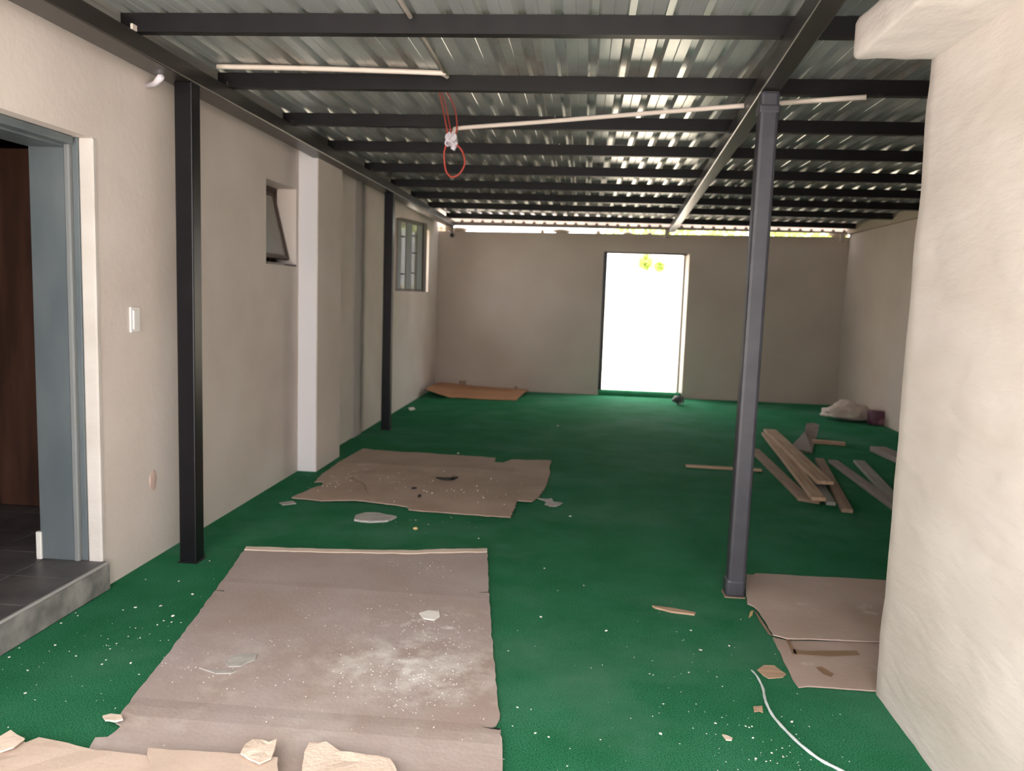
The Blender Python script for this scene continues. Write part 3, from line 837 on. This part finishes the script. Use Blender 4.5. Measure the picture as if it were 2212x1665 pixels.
plate('panel', [(-0.740, 2.110), (-0.764, 2.199), (-0.767, 2.251), (-0.734, 2.248), (-0.716, 2.255), (-0.661, 2.219), (-0.582, 2.211), (-0.507, 2.203), (-0.443, 2.087), (-0.408, 1.881), (-0.661, 1.847)], 0.016, 'card_edge', c7, thick=0.007, cell=0.04, zfun=lambda x, y: 0.014 + 0.012 * abs(nz(x, y, 9, 7)), jag=0.005, seed=10)

# ================================================================== LOOSE THINGS ON THE TURF
def scrap(name, poly, m, label, cat, thick=0.004, curl=0.006, seed=0, z=0.001, jag=0.002):
    o = plate(name, poly, z, m, None, thick=thick, cell=0.03, zfun=lambda x, y: curl * abs(nz(x, y, 12, seed)), jag=jag, seed=seed)
    return tag(o, label, cat)
scrap('cardboard_scrap', [(0.724, 3.039), (0.758, 3.079), (0.798, 3.086), (0.828, 3.021), (0.807, 2.991), (0.752, 2.975), (0.736, 2.995)], 'wood_a', 'leaf-shaped tan cardboard scrap beside the taped cardboard', 'scrap', seed=1)
scrap('cardboard_scrap', [(0.649, 2.745), (0.681, 2.753), (0.675, 2.711), (0.664, 2.718), (0.644, 2.706)], 'wood_a', 'small reddish-brown scrap left of the white cord', 'scrap', seed=2)
scrap('cardboard_scrap', [(0.509, 2.544), (0.524, 2.540), (0.539, 2.526), (0.533, 2.511), (0.516, 2.511)], 'card_edge', 'small pale beige scrap among the plaster chips at bottom right', 'scrap', seed=3)
scrap('wood_splinter', [(0.374, 3.624), (0.459, 3.611), (0.564, 3.575), (0.555, 3.552), (0.454, 3.567), (0.385, 3.604)], 'wood_a', 'thin brown wood splinter on the turf left of the grey post', 'splinter', thick=0.008, curl=0.0, seed=4, jag=0)
scrap('straw_tuft', [(0.794, 3.556), (0.817, 3.635), (0.833, 3.648), (0.817, 3.592)], 'yellow', 'tiny straw-coloured tuft beside the taped cardboard', 'straw', seed=5)
scrap('plaster_flake', [(-1.328, 4.692), (-1.348, 4.793), (-1.304, 4.867), (-1.217, 4.874), (-1.094, 4.814), (-1.127, 4.724), (-1.225, 4.683)], 'flake', 'long grey plaster flake in front of the ragged cardboard', 'plaster', thick=0.012, seed=6)
scrap('paper_scrap', [(-0.261, 5.474), (-0.197, 5.475), (-0.160, 5.509), (-0.144, 5.411), (-0.080, 5.400), (-0.097, 5.322), (-0.169, 5.270), (-0.203, 5.336), (-0.187, 5.401)], 'flake', 'crumpled pale paper scrap at the right corner of the ragged cardboard', 'paper', curl=0.02, seed=7)
scrap('paper_scrap', [(-1.917, 5.009), (-1.851, 5.072), (-1.803, 5.010), (-1.877, 4.959)], 'flake', 'thin pale scrap at the left tip of the ragged cardboard', 'paper', curl=0.01, seed=8)
scrap('paper_scrap', [(-2.045, 9.516), (-2.003, 9.613), (-1.942, 9.429), (-1.983, 9.336)], 'chip', 'white scrap on the turf behind the far black post', 'paper', seed=9)
o = rock('yellow_crumb', (*(-0.933, 4.605), 0), (0.014, 0.012, 0.008), 'yellow', seed=3); tag(o, 'small yellowish crumb near the long plaster flake', 'crumb')
# plaster smears lying on the big cardboard
def on_card(poly, name, label, thick=0.004, seed=0):
    o = plate(name, poly, 0.0, 'flake' if 'grey' in label else 'chip', None, thick=thick, cell=0.03, zfun=lambda x, y: z1(x, y) + 0.0055 + 0.002 * abs(nz(x, y, 20, seed)), jag=0.002, seed=seed)
    return tag(o, label, 'plaster')
on_card([(-0.653, 3.339), (-0.619, 3.376), (-0.570, 3.369), (-0.558, 3.320), (-0.574, 3.277), (-0.621, 3.284)], 'plaster_flake', 'rounded white plaster flake near the right edge of the dusty cardboard', seed=11)
on_card([(-1.259, 2.757), (-1.253, 2.816), (-1.222, 2.849), (-1.174, 2.849), (-1.163, 2.803), (-1.181, 2.774), (-1.193, 2.742), (-1.233, 2.732)], 'plaster_flake', 'grey plaster flake with torn end on the left of the dusty cardboard', seed=12)
on_card([(-1.336, 2.708), (-1.277, 2.695), (-1.191, 2.705), (-1.203, 2.685), (-1.257, 2.673)], 'plaster_flake', 'thin grey plaster sliver below the torn flake on the dusty cardboard', seed=13)
# stone, sack, purple bag
st = rock('stone', (*(1.329, 11.015), 0), (0.085, 0.06, 0.055), 'stone', seed=5, rough=0.5)
tag(st, 'dark stone with white patches on the turf right of the back doorway', 'stone')
def bag(name, loc, size, m, seed, pinch=0.0):
    bm = bmesh.new()
    bmesh.ops.create_icosphere(bm, subdivisions=4, radius=1.0)
    for v in bm.verts:
        c = v.co.copy()
        d = 1 + 0.28 * noise.noise(c * 1.5 + Vector((seed, 0, seed))) + 0.20 * noise.noise(c * 4 + Vector((0, seed, 0))) - 0.16 * abs(noise.noise(c * 6.5 + Vector((seed, seed, 0))))
        z = c.z * d
        if z < 0: z *= 0.35
        if pinch and c.x < -0.5: d *= 1 + pinch * (-c.x - 0.5); z *= 1 - 0.6 * (-c.x - 0.5)
        v.co = Vector((c.x * d * size[0], c.y * d * size[1], z * size[2]))
    mz = min(v.co.z for v in bm.verts)
    for v in bm.verts: v.co.z = max(0, v.co.z - mz - 0.01 * size[2])
    o = finish(bm, name, m, smooth=True)
    o.location = loc
    return o
o = bag('plastic_sack', (*(3.303, 10.214), 0), (0.25, 0.20, 0.18), 'sack', 2.0, 0.5); tag(o, 'crumpled pale plastic sack on the turf by the far right corner', 'sack')
o = bag('plastic_sack', (*(3.612, 10.426), 0), (0.10, 0.09, 0.09), 'sack', 6.0); tag(o, 'small crumpled pale sack between the big sack and the purple bag', 'sack')
pb_ = empty('purple_bag', (*(3.564, 9.963), 0))
tag(pb_, 'dark purple printed bag by the foot of the far right wall', 'bag')
bm = bmesh.new(); add_box(bm, (-0.10, -0.07, 0), (0.10, 0.07, 0.175), 0.025, 2)
for v in bm.verts: v.co += Vector((0.012 * nz(v.co.z, v.co.y, 20), 0.015 * nz(v.co.x, v.co.z, 15), 0.012 * nz(v.co.x, v.co.y, 18)))
for v in bm.verts: v.co.z = max(0, v.co.z)
finish(bm, 'bag_body', 'purple', pb_, smooth=True)
bm = bmesh.new(); add_box(bm, (0.085, -0.06, 0), (0.15, 0.09, 0.155), 0.02, 2)
finish(bm, 'side_fold', 'grey_bag', pb_, smooth=True)

# planks
def plank(pa, pb, w, t, z, m, label, tilt=0.0, roll=0.0, name='wooden_plank', taper=0.0):
    a = Vector((pa[0], pa[1], 0)); b = Vector((pb[0], pb[1], 0))
    d = b - a; L = d.length
    bm = bmesh.new()
    add_box(bm, (0, -w / 2, 0), (L, w / 2, t), min(0.003, t * 0.2), 1)
    for k in range(1, 6):
        bmesh.ops.bisect_plane(bm, geom=bm.verts[:] + bm.edges[:] + bm.faces[:], plane_co=(L * k / 6, 0, 0), plane_no=(1, 0, 0))
    for v in bm.verts:
        f = v.co.x / L
        v.co.y *= 1 - taper * f
        v.co.y += 0.003 * nz(f * 3, t * 50, 1, L * 7)
    o = finish(bm, name, m)
    o.rotation_mode = 'XYZ'
    o.rotation_euler = (roll, -tilt, math.atan2(d.y, d.x))
    o.location = (a.x, a.y, z)
    o['group'] = 'loose planks on the turf'
    return tag(o, label, 'plank')
plank((0.923, 6.865), (1.548, 6.833), 0.055, 0.018, 0.001, 'wood_a', 'long thin stick lying crosswise behind the grey post', name='wooden_stick')
plank((1.674, 7.729), (1.639, 5.856), 0.085, 0.03, 0.001, 'wood_b', 'dull brown plank just left of the pale stacked planks')
plank((1.966, 8.576), (1.707, 5.740), 0.10, 0.028, 0.032, 'wood_a', 'pale plank at the bottom of the stacked pair', tilt=0.0)
plank((2.008, 8.616), (1.868, 6.158), 0.125, 0.028, 0.062, 'wood_a', 'wide pale plank lying on top of the stacked pair')
plank((2.028, 7.259), (1.799, 5.760), 0.065, 0.026, 0.001, 'wood_d', 'pale grey plank mostly under the stacked pair')
plank((2.185, 7.421), (1.851, 5.573), 0.075, 0.028, 0.001, 'wood_b', 'brown plank right of the stacked pair pointing to the camera')
plank((2.287, 7.364), (2.230, 5.513), 0.08, 0.03, 0.001, 'wood_c', 'long grey plank running toward the near right wall')
plank((2.532, 7.426), (2.300, 5.895), 0.095, 0.026, 0.001, 'wood_d', 'pale grey plank beyond the long grey plank')
plank((2.922, 8.083), (3.007, 6.798), 0.15, 0.05, 0.001, 'wood_c', 'thick grey plank farthest right, half hidden by the near wall')
plank((1.602, 5.874), (1.736, 5.798), 0.06, 0.026, 0.001, 'wood_b', 'short stick end under the lower end of the stacked pair', name='wooden_stick')
plank((2.397, 8.422), (2.701, 8.347), 0.11, 0.03, 0.001, 'wood_a', 'short pale plank lying behind the propped board')
# propped board: a broad offcut leaning on a second one
pr = empty('propped_board', (*(2.183, 7.959), 0))
tag(pr, 'broad brown offcut board propped up behind the pale planks', 'board', 'loose planks on the turf')
P0 = pr.location
def prism(name, base, top, thick, m, par):
    bm = bmesh.new()
    pts = [Vector(p) for p in base + top]
    n = len(pts)
    nrm = (pts[1] - pts[0]).cross(pts[2] - pts[0]).normalized() * thick
    a = [bm.verts.new(p - Vector(par.location)) for p in pts]; b = [bm.verts.new(p + nrm - Vector(par.location)) for p in pts]
    bm.faces.new(a); bm.faces.new(b[::-1])
    for i in range(n): bm.faces.new((a[i], a[(i + 1) % n], b[(i + 1) % n], b[i]))
    return finish(bm, name, m, par)
prism('board', [(2.042, 7.921, 0.000), (2.218, 7.780, 0.000)], [(2.521, 8.750, -0.023), (2.570, 8.820, 0.108), (2.522, 8.860, 0.124), (2.440, 8.860, 0.115), (2.415, 8.800, 0.033)], 0.02, 'wood_c', pr)

# white cord snaking to the bottom edge
cp = [(0.699, 3.031), (0.709, 2.979), (0.714, 2.900), (0.704, 2.822), (0.699, 2.762), (0.705, 2.693), (0.723, 2.601), (0.750, 2.508), (0.789, 2.443), (0.827, 2.394), (0.866, 2.338), (0.895, 2.232)]
cpts = curve_pts([(x, y, 0.006 + 0.003 * math.sin(i * 2.1)) for i, (x, y) in enumerate(cp)], 6)
thing_tube('loose_string', cpts, [0.0018 + 0.0028 * min(1, i / 12) + 0.0012 * math.sin(i * 0.6) ** 2 for i in range(len(cpts))], 'cord', 'thin white plastic cord snaking over the turf to the bottom edge', 'cord', sides=6)

# plaster chips (each one loose on the turf)
chip_me = []
for k in range(6):
    o = rock('plaster_chip', (0, 0, 0), (1, 0.75, 0.5), 'chip', seed=k + 11, sub=1, rough=0.6)
    chip_me.append(o.data); bpy.data.objects.remove(o)
CH = [(-1.872, 3.223, 0.0081), (-1.779, 3.260, 0.0081), (-1.672, 3.164, 0.0101), (-1.710, 3.411, 0.0085), (-1.607, 2.728, 0.0079), (-1.703, 2.702, 0.0068), (-1.710, 2.739, 0.0049), (-1.837, 2.753, 0.0060), (-1.884, 2.786, 0.0040), (-1.968, 2.826, 0.0061), (-1.930, 2.617, 0.0067), (-1.829, 2.465, 0.0063), (-1.769, 2.429, 0.0036), (-2.076, 3.022, 0.0055), (-2.084, 3.129, 0.0045), (-2.057, 3.103, 0.0045), (-1.531, 2.651, 0.0048), (-1.909, 3.190, 0.0046), (-1.690, 3.068, 0.0055), (-1.686, 3.113, 0.0056), (-1.647, 3.104, 0.0055), (-1.608, 3.106, 0.0044), (-1.758, 3.024, 0.0043), (-1.743, 2.945, 0.0042), (-1.748, 2.829, 0.0041), (-1.752, 2.878, 0.0041), (-1.780, 2.857, 0.0041), (-1.691, 2.940, 0.0042), (-1.573, 2.938, 0.0032), (-2.065, 2.705, 0.0059), (-2.082, 2.782, 0.0051), (-1.481, 2.418, 0.0035), (-1.583, 2.503, 0.0027), (-1.738, 2.260, 0.0033), (-1.840, 3.855, 0.0054), (-2.011, 3.551, 0.0050), (-1.849, 3.555, 0.0063), (0.310, 2.525, 0.0078), (-0.094, 2.468, 0.0060), (-0.051, 2.452, 0.0051), (0.500, 2.617, 0.0062), (0.598, 2.614, 0.0053), (0.608, 2.607, 0.0044), (0.619, 2.617, 0.0053), (0.607, 2.544, 0.0060), (0.591, 2.422, 0.0058), (0.648, 2.461, 0.0058), (0.679, 2.443, 0.0050), (0.620, 2.411, 0.0041), (0.635, 2.418, 0.0033), (0.569, 2.414, 0.0033), (0.874, 3.130, 0.0084), (0.886, 3.108, 0.0042), (0.530, 3.188, 0.0097), (0.655, 3.248, 0.0065), (0.517, 3.383, 0.0068), (0.157, 3.317, 0.0090), (-0.127, 3.419, 0.0082), (-0.025, 5.083, 0.0119), (0.338, 2.723, 0.0046), (0.308, 2.946, 0.0050), (0.321, 2.940, 0.0040), (-0.165, 2.624, 0.0055), (-0.118, 2.618, 0.0036), (0.114, 2.460, 0.0042), (0.018, 2.395, 0.0033), (0.011, 2.299, 0.0040), (-0.171, 2.502, 0.0035), (-0.237, 3.059, 0.0042), (0.757, 3.544, 0.0036), (-0.142, 4.059, 0.0069), (-0.063, 3.753, 0.0051), (0.061, 3.845, 0.0052), (-0.542, 4.506, 0.0061), (0.420, 2.576, 0.0035), (0.460, 2.547, 0.0035), (0.365, 2.473, 0.0034), (0.495, 2.391, 0.0033), (0.760, 2.665, 0.0072), (0.756, 2.588, 0.0035), (0.881, 2.449, 0.0033), (0.689, 2.496, 0.0034), (0.529, 2.661, 0.0036), (0.458, 2.981, 0.0050), (0.567, 2.887, 0.0039), (0.559, 2.963, 0.0040), (0.259, 3.080, 0.0031), (-0.191, 2.352, 0.0033), (-0.181, 2.308, 0.0032), (-0.971, 4.798, 0.0066), (-1.036, 6.927, 0.0140), (-0.220, 8.719, 0.0174), (-0.766, 4.904, 0.0050), (-0.879, 4.725, 0.0048)]
rc = random.Random(5)
for i, (x, y, s) in enumerate(CH):
    o = link('plaster_chip', chip_me[i % 6])
    o.location = (x, y, 0.0)
    o.scale = (s * 0.85, s * 0.85, s * 0.65)
    o.rotation_euler = (0, 0, rc.uniform(0, 6))
    if y < 3.6 and x < -0.9: lb_, gp = 'white plaster chip on the turf between the entrance step and the large cardboard', 'plaster chips by the step'
    elif x > 0.55 and y < 2.75: lb_, gp = 'white plaster chip on the turf around the white string near the bottom right corner', 'plaster chips by the string'
    elif y < 3.6: lb_, gp = 'white plaster chip on open turf right of the large cardboard', 'plaster chips on the middle turf'
    else: lb_, gp = 'tiny white plaster chip on the turf around the ragged brown cardboard', 'plaster chips by the ragged cardboard'
    tag(o, lb_, 'chip', gp)
# fine crumbs nobody could count
def crumbs(name, label, places, zf):
    bm = bmesh.new()
    for (x, y, s) in places:
        r = bmesh.ops.create_icosphere(bm, subdivisions=1, radius=s)
        z = zf(x, y)
        for v in r['verts']: v.co = Vector((v.co.x + x, v.co.y * 0.8 + y, v.co.z * 0.5 + s * 0.4 + z))
    o = finish(bm, name, 'chip')
    tag(o, label, 'crumbs', None, 'stuff')
rq = random.Random(21)
def cl(cx, cy, sx, sy, n, s0, s1): return [(rq.gauss(cx, sx), rq.gauss(cy, sy), rq.uniform(s0, s1)) for _ in range(n)]
pts = []
for (px, sx, sy, n) in (((-1.698, 2.909), 0.22, 0.28, 40), ((-1.853, 2.739), 0.2, 0.2, 14), ((0.571, 2.637), 0.22, 0.15, 34), ((0.497, 3.119), 0.25, 0.25, 18), ((0.043, 2.816), 0.35, 0.45, 24), ((-1.909, 5.794), 0.12, 0.2, 24), ((-0.871, 4.757), 0.3, 0.15, 14), ((0.602, 2.421), 0.14, 0.08, 22)):
    pts += cl(px[0], px[1], sx, sy, n, 0.001, 0.0026)
c1b = [Vector(p) for p in c1_poly]
def inside(x, y, poly):
    c = False
    for i in range(len(poly)):
        a, b = poly[i], poly[i - 1]
        if (a.y > y) != (b.y > y) and x < (b.x - a.x) * (y - a.y) / (b.y - a.y) + a.x: c = not c
    return c
pts = [p for p in pts if not inside(p[0], p[1], c1b) and p[0] > -2.05 and p[0] < 1.08 and p[1] > 1.7]
crumbs('plaster_crumbs', 'fine white plaster crumbs scattered over the green turf', pts, lambda x, y: 0.0)
pts = []
for (px, sx, sy, n) in (((-0.490, 2.665), 0.14, 0.12, 110), ((-0.633, 2.857), 0.2, 0.12, 60), ((-0.527, 3.147), 0.09, 0.09, 50), ((-0.955, 2.661), 0.3, 0.18, 50), ((-1.402, 2.735), 0.10, 0.05, 26), ((-0.860, 3.309), 0.3, 0.2, 40), ((-0.830, 3.916), 0.15, 0.08, 16), ((-0.967, 3.007), 0.3, 0.25, 50)):
    pts += cl(px[0], px[1], sx, sy, n, 0.001, 0.003)
pts = [p for p in pts if inside(p[0], p[1], [v for v in c1b])]
crumbs('plaster_crumbs', 'fine white plaster crumbs and dust on the large cardboard', pts, lambda x, y: z1(x, y) + 0.005)
pts = []
for (px, sx, sy, n) in (((-1.679, 5.620), 0.12, 0.18, 26), ((-0.715, 5.491), 0.3, 0.2, 30), ((-1.175, 5.813), 0.4, 0.2, 20)):
    pts += cl(px[0], px[1], sx, sy, n, 0.002, 0.006)
c2b = [Vector(p) for p in c2_poly]
pts = [p for p in pts if inside(p[0], p[1], c2b)]
crumbs('plaster_crumbs', 'white plaster crumbs on the ragged cardboard by the pier', pts, lambda x, y: z2(x, y) + 0.006)

# ================================================================== OUTSIDE
yw = box('yard_wall', (-8, 24, -0.06), (12, 24.2, 1.6), 'yard_wall')
tag(yw, 'pale boundary wall across the yard behind the back doorway', 'wall')
yk = box('yard_kerb', (0.9, 15.0, -0.06), (4.5, 15.25, 0.30), 'yard_wall')
tag(yk, 'low pale kerb outside the back doorway', 'kerb')
nw = box('yard_wall', (-5.6, 6.7, -0.06), (-5.4, 16, 1.9), 'yard_wall')
tag(nw, 'pale neighbouring wall seen through the barred window', 'wall')
def tree(x, y, h, crown, nleaf, label, seed):
    e = empty('tree', (x, y, -0.061))
    tag(e, label, 'tree')
    rnd = random.Random(seed)
    tube('trunk', curve_pts([(0, 0, 0), (0.08, 0.03, h * 0.35), (-0.05, 0.0, h * 0.7), (0.1, 0.1, h)], 5), 0.09, 'bark', e, sides=8)
    vs, fs = [], []
    for k in range(nleaf):
        cx, cy, cz, rx, ry, rz = crown[rnd.randrange(len(crown))]
        while True:
            p = Vector((rnd.uniform(-1, 1), rnd.uniform(-1, 1), rnd.uniform(-1, 1)))
            if p.length < 1: break
        c = Vector((cx + p.x * rx, cy + p.y * ry, cz + p.z * rz))
        a = Vector((rnd.gauss(0, 1), rnd.gauss(0, 1), rnd.gauss(0, 0.5))).normalized() * 0.085
        b = a.cross(Vector((rnd.gauss(0, 1), rnd.gauss(0, 1), rnd.gauss(0, 1)))).normalized() * 0.035
        i = len(vs)
        vs += [c - a, c + b, c + a, c - b]
        fs.append((i, i + 1, i + 2, i + 3))
    me = bpy.data.meshes.new('foliage')
    me.from_pydata([tuple(v) for v in vs], [], fs)
    f = link('foliage', me, 'leaf', e)
    f['kind'] = 'stuff'
tree(2.6, 17.0, 2.6, [(-1.2, -1.4, 2.75, 1.3, 0.8, 0.42), (0.6, -1.0, 2.95, 1.3, 0.8, 0.5), (1.8, -1.2, 2.9, 1.2, 0.8, 0.45), (0, 0, 3.4, 2.0, 1.2, 0.7), (-1.50, -1.9, 2.14, 0.09, 0.12, 0.12), (-1.25, -1.9, 2.06, 0.05, 0.06, 0.05)], 5200,
     'green leafy tree overhanging the yard behind the back wall', 4)
